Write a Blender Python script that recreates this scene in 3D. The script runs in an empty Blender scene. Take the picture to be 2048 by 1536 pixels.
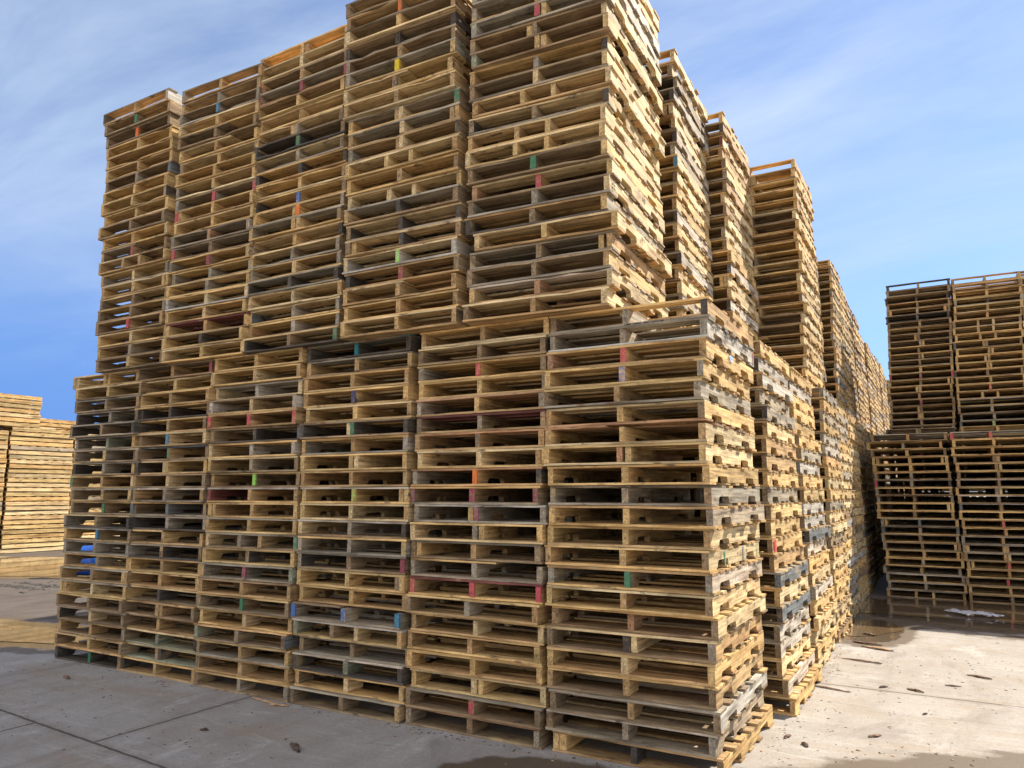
import bpy, math, random
import numpy as np
from mathutils import Vector, Matrix

# ------------------------------------------------------------------ camera, sky, sun
S = bpy.context.scene
C = S.collection
EXPOSURE = 1.05
SUN = (0.56, 1.0, 1.0)                      # towards the sun
cam_d = bpy.data.cameras.new("camera"); cam = bpy.data.objects.new("camera", cam_d); C.objects.link(cam)
cam_d.sensor_width = 36.0; cam_d.lens = 1510.0 / 2048 * 36; cam_d.clip_end = 4000; cam_d.clip_start = 0.05
cam.location = (1.127, -4.184, 1.497)
yaw, pit = math.radians(-29.771), math.radians(8.278)
fw = Vector((math.sin(yaw) * math.cos(pit), math.cos(yaw) * math.cos(pit), math.sin(pit)))
cam.rotation_euler = fw.to_track_quat('-Z', 'Y').to_euler()
S.camera = cam
sd = Vector(SUN).normalized()
elev = math.asin(sd.z); azim = math.atan2(sd.x, sd.y)
sun_d = bpy.data.lights.new("sun", 'SUN'); sun_d.energy = 4.7; sun_d.angle = math.radians(0.5); sun_d.color = (1.0, 0.91, 0.77)
sun = bpy.data.objects.new("sun", sun_d); C.objects.link(sun); sun.location = (20, 30, 30)
sun.rotation_euler = sd.to_track_quat('Z', 'Y').to_euler()
W = bpy.data.worlds.new("World"); S.world = W; W.use_nodes = True
nt = W.node_tree; N = nt.nodes; L = nt.links; N.clear()
out = N.new('ShaderNodeOutputWorld'); bg = N.new('ShaderNodeBackground'); bg.inputs[1].default_value = 0.15
sky = N.new('ShaderNodeTexSky'); sky.sky_type = 'NISHITA'; sky.sun_disc = False
sky.sun_elevation = elev; sky.sun_rotation = azim; sky.altitude = 1200; sky.air_density = 1.0; sky.dust_density = 0.4; sky.ozone_density = 2.2
tc = N.new('ShaderNodeTexCoord'); sep = N.new('ShaderNodeSeparateXYZ'); L.new(tc.outputs['Generated'], sep.inputs[0])
def mth(op, a, b=None, clamp=False):
    n = N.new('ShaderNodeMath'); n.operation = op; n.use_clamp = clamp
    for i, v in enumerate((a, b)):
        if v is None: continue
        if isinstance(v, (int, float)): n.inputs[i].default_value = v
        else: L.new(v, n.inputs[i])
    return n.outputs[0]
zz = mth('ADD', mth('MAXIMUM', sep.outputs[2], 0.0), 0.22)
cx_ = mth('DIVIDE', sep.outputs[0], zz); cy_ = mth('DIVIDE', sep.outputs[1], zz)
cmb = N.new('ShaderNodeCombineXYZ'); L.new(cx_, cmb.inputs[0]); L.new(cy_, cmb.inputs[1])
mpn = N.new('ShaderNodeMapping'); mpn.inputs['Rotation'].default_value = (0, 0, 0.5); mpn.inputs['Scale'].default_value = (0.55, 1.3, 1); mpn.inputs['Location'].default_value = (1.3, 0.4, 0)
L.new(cmb.outputs[0], mpn.inputs[0])
cn = N.new('ShaderNodeTexNoise'); cn.inputs['Scale'].default_value = 1.5; cn.inputs['Detail'].default_value = 12; cn.inputs['Roughness'].default_value = 0.6; cn.inputs['Distortion'].default_value = 0.5
L.new(mpn.outputs[0], cn.inputs['Vector'])
cr = N.new('ShaderNodeMapRange'); cr.inputs[1].default_value = 0.36; cr.inputs[2].default_value = 0.66; cr.inputs[3].default_value = 0.12; cr.inputs[4].default_value = 0.85
L.new(cn.outputs['Fac'], cr.inputs[0])
lo = N.new('ShaderNodeMapRange'); lo.interpolation_type = 'SMOOTHSTEP'
lo.inputs[1].default_value = 0.06; lo.inputs[2].default_value = 0.42; L.new(sep.outputs[2], lo.inputs[0])
cf = mth('MULTIPLY', cr.outputs[0], lo.outputs[0])
hs = N.new('ShaderNodeHueSaturation'); hs.inputs['Hue'].default_value = 0.506; hs.inputs['Saturation'].default_value = 1.08; hs.inputs['Value'].default_value = 0.62
L.new(sky.outputs[0], hs.inputs['Color'])
# the blue deepens towards the horizon on the side away from the sun
hz = N.new('ShaderNodeMapRange'); hz.interpolation_type = 'SMOOTHSTEP'; hz.inputs[1].default_value = 0.45; hz.inputs[2].default_value = 0.02
hz.inputs[3].default_value = 0.0; hz.inputs[4].default_value = 1.0; L.new(sep.outputs[2], hz.inputs[0])
wz = N.new('ShaderNodeMapRange'); wz.interpolation_type = 'SMOOTHSTEP'; wz.inputs[1].default_value = 0.0; wz.inputs[2].default_value = -0.8
L.new(sep.outputs[0], wz.inputs[0])
mb = N.new('ShaderNodeMix'); mb.data_type = 'RGBA'; mb.blend_type = 'MIX'
L.new(mth('MULTIPLY', mth('MULTIPLY', hz.outputs[0], 0.85), mth('ADD', mth('MULTIPLY', wz.outputs[0], 0.25), 0.75)), mb.inputs[0])
L.new(hs.outputs[0], mb.inputs[6])
mh = N.new('ShaderNodeMix'); mh.data_type = 'RGBA'; L.new(wz.outputs[0], mh.inputs[0]); mh.inputs[6].default_value = (0.62, 1.50, 3.3, 1); mh.inputs[7].default_value = (0.17, 0.74, 2.5, 1)
L.new(mh.outputs[2], mb.inputs[7])
mc = N.new('ShaderNodeMix'); mc.data_type = 'RGBA'
L.new(cf, mc.inputs[0]); L.new(mb.outputs[2], mc.inputs[6]); mc.inputs[7].default_value = (2.25, 2.7, 3.35, 1)
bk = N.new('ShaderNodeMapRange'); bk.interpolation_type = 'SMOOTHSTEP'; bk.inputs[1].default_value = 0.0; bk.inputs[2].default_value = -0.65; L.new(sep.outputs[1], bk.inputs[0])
m2 = N.new('ShaderNodeMix'); m2.data_type = 'RGBA'      # fill light added to the unseen sky behind the camera, brightens shaded fronts
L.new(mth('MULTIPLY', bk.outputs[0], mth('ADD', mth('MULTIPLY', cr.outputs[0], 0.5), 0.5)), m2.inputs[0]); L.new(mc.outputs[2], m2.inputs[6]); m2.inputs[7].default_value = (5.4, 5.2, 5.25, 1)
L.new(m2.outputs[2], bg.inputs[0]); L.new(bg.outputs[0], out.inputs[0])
S.view_settings.view_transform = 'Standard'; S.view_settings.look = 'None'; S.view_settings.gamma = 1; S.view_settings.exposure = EXPOSURE
S.render.engine = 'CYCLES'
S.cycles.max_bounces = 8; S.cycles.diffuse_bounces = 3

# ------------------------------------------------------------------ helpers
def tag(o, label=None, cat=None, group=None, kind=None):
    if label: o['label'] = label
    if cat: o['category'] = cat
    if group: o['group'] = group
    if kind: o['kind'] = kind
    return o
def new_mat(name):
    m = bpy.data.materials.new(name); m.use_nodes = True
    return m, m.node_tree, m.node_tree.nodes['Principled BSDF']
def node(t, kind, **kw):
    n = t.nodes.new(kind)
    for k, v in kw.items():
        if k in n.inputs: n.inputs[k].default_value = v
        else: setattr(n, k, v)
    return n
def mixc(t, fac, a, b, blend='MIX'):
    n = t.nodes.new('ShaderNodeMix'); n.data_type = 'RGBA'; n.blend_type = blend
    for i, v in ((0, fac), (6, a), (7, b)):
        if isinstance(v, (int, float, tuple)): n.inputs[i].default_value = v
        else: t.links.new(v, n.inputs[i])
    return n.outputs[2]
def maprange(t, v, a, b, c=0.0, d=1.0):
    n = t.nodes.new('ShaderNodeMapRange'); n.inputs[1].default_value = a; n.inputs[2].default_value = b
    n.inputs[3].default_value = c; n.inputs[4].default_value = d; t.links.new(v, n.inputs[0]); return n.outputs[0]
def tmath(t, op, a, b=0.0, clamp=False):
    n = t.nodes.new('ShaderNodeMath'); n.operation = op; n.use_clamp = clamp
    for i, v in enumerate((a, b)):
        if isinstance(v, (int, float)): n.inputs[i].default_value = v
        else: t.links.new(v, n.inputs[i])
    return n.outputs[0]

# ---- wood: board colour, grain coordinates and sprayed paint come from mesh attributes
def make_wood():
    m, t, b = new_mat('pallet_wood'); l = t.links
    a1 = node(t, 'ShaderNodeAttribute', attribute_name='wood')
    a2 = node(t, 'ShaderNodeAttribute', attribute_name='gco')
    a3 = node(t, 'ShaderNodeAttribute', attribute_name='paint')
    mp = node(t, 'ShaderNodeMapping'); mp.inputs['Scale'].default_value = (2.2, 55, 55); l.new(a2.outputs['Vector'], mp.inputs[0])
    g = node(t, 'ShaderNodeTexNoise', Scale=1.0, Detail=4.0, Roughness=0.6, Distortion=0.6); l.new(mp.outputs[0], g.inputs['Vector'])
    gr = maprange(t, g.outputs['Fac'], 0.32, 0.70, 0.44, 1.26)
    col = mixc(t, 1.0, a1.outputs['Color'], mixc(t, 0.0, (1, 1, 1, 1), (1, 1, 1, 1)), 'MULTIPLY')
    vm = node(t, 'ShaderNodeVectorMath', operation='SCALE'); l.new(a1.outputs['Color'], vm.inputs[0]); l.new(gr, vm.inputs['Scale'])
    # fine saw marks across the board
    mp2 = node(t, 'ShaderNodeMapping'); mp2.inputs['Scale'].default_value = (140, 6, 6); l.new(a2.outputs['Vector'], mp2.inputs[0])
    g2 = node(t, 'ShaderNodeTexNoise', Scale=1.0, Detail=2.0); l.new(mp2.outputs[0], g2.inputs['Vector'])
    # grey weather stains, blotches with their own shape
    st = node(t, 'ShaderNodeTexNoise', Scale=1.0, Detail=5.0, Roughness=0.65); mp3 = node(t, 'ShaderNodeMapping'); mp3.inputs['Scale'].default_value = (3.2, 13, 13)
    l.new(a2.outputs['Vector'], mp3.inputs[0]); l.new(mp3.outputs[0], st.inputs['Vector'])
    stf = maprange(t, st.outputs['Fac'], 0.46, 0.74, 0.0, 0.95)
    vs = node(t, 'ShaderNodeVectorMath', operation='MULTIPLY'); l.new(vm.outputs[0], vs.inputs[0]); vs.inputs[1].default_value = (0.56, 0.53, 0.49)
    c1 = mixc(t, stf, vm.outputs[0], vs.outputs[0])
    # black mildew spots, rare
    sp = node(t, 'ShaderNodeTexNoise', Scale=1.0, Detail=6.0, Roughness=0.75); mp4 = node(t, 'ShaderNodeMapping'); mp4.inputs['Scale'].default_value = (5, 9, 9); mp4.inputs['Location'].default_value = (9, 4, 2)
    l.new(a2.outputs['Vector'], mp4.inputs[0]); l.new(mp4.outputs[0], sp.inputs['Vector'])
    spf = maprange(t, sp.outputs['Fac'], 0.59, 0.68, 0.0, 0.85)
    # brown handling grime and rusty runs in broad patches
    gm = node(t, 'ShaderNodeTexNoise', Scale=1.0, Detail=6.0, Roughness=0.7); mp8 = node(t, 'ShaderNodeMapping'); mp8.inputs['Scale'].default_value = (2.2, 22, 9); mp8.inputs['Location'].default_value = (2, 9, 5)
    l.new(a2.outputs['Vector'], mp8.inputs[0]); l.new(mp8.outputs[0], gm.inputs['Vector'])
    gv = node(t, 'ShaderNodeVectorMath', operation='MULTIPLY'); l.new(c1, gv.inputs[0]); gv.inputs[1].default_value = (.50, .40, .32)
    c1 = mixc(t, maprange(t, gm.outputs['Fac'], .50, .70, 0, .9), c1, gv.outputs[0])
    c2 = mixc(t, spf, c1, (0.045, 0.035, 0.028, 1))
    # drying splits: long thin dark lines along the grain
    sl = node(t, 'ShaderNodeTexNoise', Scale=1.0, Detail=2.0, Roughness=0.5); mp6 = node(t, 'ShaderNodeMapping'); mp6.inputs['Scale'].default_value = (2.6, 34, 34); mp6.inputs['Location'].default_value = (3, 7, 1)
    l.new(a2.outputs['Vector'], mp6.inputs[0]); l.new(mp6.outputs[0], sl.inputs['Vector'])
    slf = maprange(t, tmath(t, 'ABSOLUTE', tmath(t, 'SUBTRACT', sl.outputs['Fac'], .5)), .0, .012, 1.0, 0.0)
    bb = node(t, 'ShaderNodeTexNoise', Scale=1.0, Detail=3.0); mp7 = node(t, 'ShaderNodeMapping'); mp7.inputs['Scale'].default_value = (4, 5, 5); mp7.inputs['Location'].default_value = (1, 7, 4)
    l.new(a2.outputs['Vector'], mp7.inputs[0]); l.new(mp7.outputs[0], bb.inputs['Vector'])
    slf = tmath(t, 'MULTIPLY', slf, maprange(t, bb.outputs['Fac'], .50, .58, 0.0, .75))
    c2 = mixc(t, slf, c2, (.07, .045, .03, 1))
    # dusty bleached and honey-coloured areas
    c2 = mixc(t, maprange(t, bb.outputs['Fac'], .38, .28, 0.0, .45), c2, (.52, .38, .18, 1))
    # knots
    vo = node(t, 'ShaderNodeTexVoronoi', Scale=1.0); mp5 = node(t, 'ShaderNodeMapping'); mp5.inputs['Scale'].default_value = (3.5, 9, 9)
    l.new(a2.outputs['Vector'], mp5.inputs[0]); l.new(mp5.outputs[0], vo.inputs['Vector'])
    kf = maprange(t, vo.outputs['Distance'], 0.06, 0.13, 0.75, 0.0)
    c3 = mixc(t, kf, c2, (0.16, 0.07, 0.03, 1))
    saw = maprange(t, g2.outputs['Fac'], 0.35, 0.65, 0.93, 1.06)
    v3 = node(t, 'ShaderNodeVectorMath', operation='SCALE'); l.new(c3, v3.inputs[0]); l.new(saw, v3.inputs['Scale'])
    pf = tmath(t, 'ADD', a3.outputs['Alpha'], tmath(t, 'MULTIPLY', tmath(t, 'SUBTRACT', st.outputs['Fac'], 0.5), 0.9))
    pf2 = maprange(t, pf, 0.42, 0.62, 0.0, 0.80)
    pvis = tmath(t, 'MULTIPLY', pf2, maprange(t, a3.outputs['Alpha'], 0.02, 0.1, 0.0, 1.0))
    pv = node(t, 'ShaderNodeVectorMath', operation='SCALE'); l.new(a3.outputs['Color'], pv.inputs[0]); l.new(maprange(t, g.outputs['Fac'], .3, .7, .6, 1.25), pv.inputs['Scale'])
    c4 = mixc(t, pvis, v3.outputs[0], pv.outputs[0])
    l.new(c4, b.inputs['Base Color']); b.inputs['Roughness'].default_value = 0.78; b.inputs['Specular IOR Level'].default_value = 0.25
    bp = node(t, 'ShaderNodeBump', Strength=0.35, Distance=0.004); l.new(g.outputs['Fac'], bp.inputs['Height']); l.new(bp.outputs[0], b.inputs['Normal'])
    return m
WOOD = make_wood()

TONE = {'p': (.77, .575, .305), 'y': (.71, .475, .20), 'o': (.56, .36, .165), 'b': (.36, .25, .14), 'g': (.40, .335, .24),
        'k': (.115, .095, .075), 'w': (.60, .525, .42), 'n': (.33, .33, .22), 'v': (.22, .08, .07), 'e': (.52, .30, .16), 's': (.20, .21, .205)}
PAINT = {'r': (.50, .06, .09), 'b': (.03, .14, .42), 'g': (.04, .19, .10), 'y': (.75, .55, .02), 'o': (.75, .17, .03), 'k': (.02, .025, .05),
         't': (.02, .20, .22), 'v': (.27, .05, .08), 'l': (.30, .62, .10), 'n': (.03, .05, .14), 's': (.03, .20, .33)}
WORD = {'p': 'pale', 'y': 'yellow', 'o': 'tan', 'b': 'brown', 'g': 'grey', 'k': 'blackened', 'w': 'whitish', 'n': 'greenish', 'v': 'reddish', 'e': 'orange', 's': 'slate'}
PWORD = {'r': 'red', 'b': 'blue', 'g': 'green', 'y': 'yellow', 'o': 'orange', 'k': 'black', 't': 'teal', 'v': 'crimson', 'l': 'lime', 'n': 'navy', 's': 'blue'}

class Part:
    """boards gathered as arrays, later turned into ONE mesh"""
    def __init__(s): s.v = []; s.f = []; s.w = []; s.g = []; s.p = []; s.n = 0
    def add(s, v, f, w, g, p):
        s.v.append(np.asarray(v, float)); s.f.append(np.asarray(f, np.int64) + s.n); n = len(v); s.n += n
        s.w.append(np.asarray(w, float)); s.g.append(np.asarray(g, float)); s.p.append(np.asarray(p, float))
    def cat(s): return np.concatenate(s.v), np.concatenate(s.f), np.concatenate(s.w), np.concatenate(s.g), np.concatenate(s.p)

def tonecol(r, t, j=0.13):
    c = np.array(TONE[t]); k = 1 + r.uniform(-j, j); h = r.uniform(-j, j) * 0.35
    return np.clip(c * k * np.array([1 + h, 1, 1 - h]), 0.01, 0.9)

def board(part, r, axis, L0, L1, A0, A1, Z0, Z1, col, nseg=1, sag=0.0, paintends=None, rough=0.0, capdark=0.82, chip=0.0):
    """a sawn board along axis (0: x, 1: y); A = extent across; separate end caps"""
    ts = [L0 + (L1 - L0) * i / nseg for i in range(nseg + 1)]
    if paintends is not None:                      # rings for sprayed ends
        ts = sorted(set([L0, L0 + 0.07] + ts[1:-1] + [L1]))
    off = np.array([r.uniform(0, 50) for _ in range(3)])
    V = []; G = []; Pn = []
    n = len(ts); chipr = [r.uniform(.004, .028) if r.random() < chip else 0.0 for _ in ts]
    for i, t_ in enumerate(ts):
        u = (t_ - L0) / (L1 - L0); dz = -sag * 4 * u * (1 - u)
        ja = [r.uniform(-rough, rough) for _ in range(4)]
        for q, (a, z) in enumerate(((A0, Z0), (A1, Z0), (A1, Z1), (A0, Z1))):
            z2 = z + dz + (ja[q] if 0 < i < n - 1 else ja[q] * 0.5); a2 = a
            if 0 < i < n - 1 and q in (0, 3) and chipr[i]: a2 += chipr[i] * (.6 if q == 0 else 1)
            V.append((t_, a2, z2) if axis == 0 else (a2, t_, z2)); G.append((t_ + off[0], a + off[1], z + off[2]))
            al = 0.0
            if paintends is not None: al = max(0.0, 1.0 - (t_ - L0) / 0.07) * 0.95
            Pn.append(al)
    F = []
    for i in range(n - 1):
        for q in range(4):
            a, b_ = i * 4 + q, i * 4 + (q + 1) % 4
            F.append((a, b_, b_ + 4, a + 4) if axis == 0 else (a, a + 4, b_ + 4, b_))
    base = len(V)
    for i, idx in ((0, 0), (1, n - 1)):
        for q in range(4): V.append(V[idx * 4 + q]); G.append(tuple(np.array(G[idx * 4 + q]) * np.array([1, 1.6, 1.6]) + 3.3)); Pn.append(Pn[idx * 4 + q])
        o = base + i * 4
        F.append(((o, o + 3, o + 2, o + 1) if axis == 0 else (o, o + 1, o + 2, o + 3)) if i == 0 else ((o, o + 1, o + 2, o + 3) if axis == 0 else (o, o + 3, o + 2, o + 1)))
    w = np.tile(np.append(col, 1.0), (len(V), 1)); w[base:, :3] *= capdark
    pc = np.zeros((len(V), 4)); 
    if paintends is not None: pc[:, :3] = paintends
    pc[:, 3] = Pn
    part.add(V, F, w, G, pc)

NOTCH = [(0, 0), (.150, 0), (.157, .026), (.172, .038), (.352, .038), (.367, .026), (.374, 0)]
def stringer(part, r, x0, x1, y0, y1, z0, z1, col, notch=True, paint=None, cap=None, bow=0.0, palpha=0.95, sidepaint=0.055):
    Ln = y1 - y0
    if notch:
        j = r.uniform(-.02, .02); dp = r.uniform(.85, 1.1)
        pr = [(a + (j if a > 0 else 0), h * dp) for a, h in NOTCH]
        j2 = r.uniform(-.02, .02)
        prof = pr + [(Ln / 2, 0)] + [(Ln - a + (j2 if a > 0 else 0), h * dp) for a, h in reversed(NOTCH)]
    else:
        prof = [(0, 0), (Ln / 2, 0), (Ln, 0)]
    if paint is not None: prof = [(0, 0), (sidepaint, 0)] + prof[1:]
    off = np.array([r.uniform(0, 50) for _ in range(3)])
    V = []; G = []; A = []
    for (a, h) in prof:
        u = a / Ln; bx = bow * 4 * u * (1 - u)
        for (x, z) in ((x0 + bx, z0 + h), (x1 + bx, z0 + h), (x1 + bx, z1), (x0 + bx, z1)):
            V.append((x, y0 + a, z)); G.append((a + off[0], x + off[1], z + off[2]))
            A.append(0.0 if paint is None else max(0.0, 1 - a / sidepaint) * palpha)
    n = len(prof); F = []
    for i in range(n - 1):
        for q in range(4):
            a, b_ = i * 4 + q, i * 4 + (q + 1) % 4
            F.append((a, a + 4, b_ + 4, b_))
    base = len(V)
    for e, idx in ((0, 0), (1, n - 1)):
        for q in range(4):
            V.append(V[idx * 4 + q]); g = G[idx * 4 + q]; G.append((g[0], g[1] * 1.5 + 7, g[2] * 1.5 + 7)); A.append(A[idx * 4 + q])
        o = base + e * 4
        F.append((o, o + 1, o + 2, o + 3) if e == 0 else (o, o + 3, o + 2, o + 1))
    w = np.tile(np.append(col, 1.0), (len(V), 1))
    w[base:base + 4, :3] = (cap if cap is not None else col * 0.9); w[base + 4:, :3] = col * 0.85
    pc = np.zeros((len(V), 4)); pc[:, 3] = A
    if paint is not None: pc[:, :3] = paint
    part.add(V, F, w, G, pc)

PW, PL = 1.01, 1.215
TOPB = [(0, .135), (.165, .09), (.285, .09), (.405, .09), (.5625, .09), (.72, .09), (.84, .09), (.96, .09), (1.08, .135)]
TOP7 = [(0, .135), (.215, .09), (.385, .09), (.5625, .09), (.735, .09), (.91, .09), (1.08, .135)]
BOTB = [(0, .135), (.36, .09), (.5625, .09), (.765, .09), (1.08, .135)]

def parse(tok):
    """'y:Mr*,Lk,D,Tp,Bg,Sw' -> dict"""
    d = dict(tone=tok[0], st={}, paint={}, D=False, S=False, E=False, F=False, T=None, B=None, side=None, dx=0.0, miss=False, tp=None, O=False)
    if ':' in tok:
        for q in tok.split(':')[1].split(','):
            if q in 'DSEFO' and len(q) == 1: d[q] = True
            elif q == 'X': d['miss'] = True
            elif q[0] in 'LMR' and q.endswith('*'): d['paint'][q[0]] = q[1]
            elif q[0] in 'LMR': d['st'][q[0]] = q[1]
            elif q[0] == 'T' and q.endswith('*'): d['tp'] = q[1]
            elif q[0] == 'T': d['T'] = q[1]
            elif q[0] == 'B': d['B'] = q[1]
            elif q[0] == 's': d['side'] = q[1]
            elif q[0] == 'x': d['dx'] = int(q[1:]) / 100.0
    return d

def near_tone(r, t, p=0.55):
    if r.random() < p: return t
    return r.choice({'p': 'pyyo', 'y': 'ypyoo', 'o': 'oyob', 'b': 'bobg', 'g': 'ggbyy', 'k': 'kbgb', 'n': 'nbgk', 'w': 'wgpp'}.get(t, 'yyob'))

def gen_pallet(tok, seed, h=0.119, lod=0, notch=True):
    r = random.Random(seed); d = parse(tok); t = d['tone']
    db = 0.0148 * h / .119; z1 = db; z2 = h - db
    parts = []                                     # (name, Part, label)
    sw = 0.038
    def tn(k): return d['st'].get(k, t if k != 'M' else near_tone(r, t, .7))
    xs = {'L': 0.004, 'M': PW / 2 - sw / 2 + r.uniform(-.012, .012), 'R': PW - sw - 0.004}
    lst = []
    if d['S']:
        lst = [('L', xs['L']), ('M', PW * .36), ('M2', PW * .58), ('R', xs['R'])]
    else:
        lst = [('L', xs['L']), ('M', xs['M']), ('R', xs['R'])]
        if d['miss']: lst = [('L', xs['L']), ('R', xs['R'])]
        if d['D']: lst.append(('M2', xs['M'] - sw - r.uniform(.002, .012) if r.random() < .5 else xs['M'] + sw + r.uniform(.002, .012)))
        if d['E']: lst.append(('R2', xs['R'] - sw - r.uniform(.006, .02)))
        if d['F']: lst.append(('L2', xs['L'] + sw + r.uniform(.004, .015)))
    side = d['side']
    for k, x in lst:
        tt = tn(k[0]) if len(k) == 1 else r.choice('yyop')
        if k == 'R' and side: tt = side
        col = tonecol(r, tt, .16 if lod == 0 else .22)
        cap = None
        if k == 'R' and side and 'R' in d['st']: cap = tonecol(r, d['st']['R']) * .9
        elif r.random() < .35 and lod == 0: cap = tonecol(r, near_tone(r, tt, .3)) * .85
        pk = d['paint'].get(k[0]) if len(k) == 1 or d['S'] and k == 'M2' and False else None
        P = Part(); yo = r.uniform(-.006, .006) if len(k) == 1 else r.uniform(.0, .012)
        short = (len(k) == 2 and not d['S'])
        stringer(P, r, x + r.uniform(-.003, .003), x + sw + r.uniform(-.004, .003), yo, (PL if not short else r.choice([.45, .8, PL])) - r.uniform(0, .008), z1 + .0008, z2 - .0008, col,
                 notch=notch and lod < 2 and not (short), paint=PAINT[pk] if pk else None, cap=cap, bow=r.uniform(-.006, .006) if lod == 0 else 0, palpha=r.uniform(.50, .80))
        parts.append(('stringer', P, ('stringer end sprayed ' + PWORD[pk]) if pk else None))
    P = Part(); BT = TOPB if lod == 0 or r.random() < .5 else TOPB
    tb = d['T'] or near_tone(r, t, .5)
    bs = TOP7 if r.random() < .6 else TOPB
    if lod == 0 and r.random() < .3: bs = [(a + (r.uniform(-.012, .012) if 0 < a < 1.07 else 0), w) for a, w in bs]
    if lod == 0 and r.random() < .35: bs = [q for i, q in enumerate(bs) if not (i in (2, 5) and r.random() < .6)]
    if d['O']: bs = [(0, .092)] + bs[(3 if bs is TOPB or len(bs) > 7 else 2):]
    for i, (a, w) in enumerate(bs):
        c = tonecol(r, tb if i == 0 else near_tone(r, tb, .5), .16); wj = r.uniform(-.006, .004) if i else 0
        e0, e1 = r.uniform(-.009, .008), r.uniform(-.008, .010)
        if not notch: e1 = -.032
        if lod == 0 and i == 0 and not d['O'] and not d['tp'] and r.random() < .035: e1 -= r.uniform(.30, .60)
        if lod == 0 and i and r.random() < .07: e1 -= r.uniform(.2, .55)
        board(P, r, 0, e0, PW + e1, a, min(a + w + wj, PL), z2 + (r.uniform(0, .0006)), h - r.uniform(.0004, .0022), c, nseg=(7 if i == 0 else 2) if lod == 0 else 1, chip=.10 if i == 0 and lod == 0 else 0,
              sag=r.uniform(-.002, .002) if lod == 0 and i else 0, rough=.0014 if lod == 0 else 0,
              paintends=None)
        if i == 0 and d['tp']:
            P.p[-1][:, :3] = PAINT[d['tp']]; P.p[-1][:, 3] = .50
    parts.append(('top_deck', P, None))
    P = Part(); tb = d['B'] or near_tone(r, t, .45)
    for i, (a, w) in enumerate(BOTB):
        c = tonecol(r, tb if i == 0 else near_tone(r, tb, .5), .16)
        board(P, r, 0, r.uniform(-.006, .006), PW + (r.uniform(-.006, .006) if notch else -.032), a, a + w, r.uniform(.0004, .0018), z1 - .0002, c, nseg=(7 if i == 0 else 1) if lod == 0 else 1, chip=.10 if i == 0 and lod == 0 else 0,
              rough=.0007 if lod == 0 else 0)
    parts.append(('bottom_deck', P, None))
    return parts, d

def mesh_from(name, v, f, w, g, p, mat=None):
    me = bpy.data.meshes.new(name)
    nv, nf = len(v), len(f)
    me.vertices.add(nv); me.vertices.foreach_set('co', np.ascontiguousarray(v, np.float32).ravel())
    me.loops.add(nf * 4); me.loops.foreach_set('vertex_index', np.ascontiguousarray(f, np.int32).ravel())
    me.polygons.add(nf); me.polygons.foreach_set('loop_start', np.arange(0, nf * 4, 4, dtype=np.int32))
    a = me.attributes.new('wood', 'FLOAT_COLOR', 'POINT'); a.data.foreach_set('color', np.ascontiguousarray(w, np.float32).ravel())
    a = me.attributes.new('gco', 'FLOAT_VECTOR', 'POINT'); a.data.foreach_set('vector', np.ascontiguousarray(g, np.float32).ravel())
    a = me.attributes.new('paint', 'FLOAT_COLOR', 'POINT'); a.data.foreach_set('color', np.ascontiguousarray(p, np.float32).ravel())
    me.update(calc_edges=True)
    me.shade_flat()
    me.materials.append(mat or WOOD)
    return me
def link(name, me, parent=None):
    o = bpy.data.objects.new(name, me); C.objects.link(o)
    if parent: o.parent = parent
    return o

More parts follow.
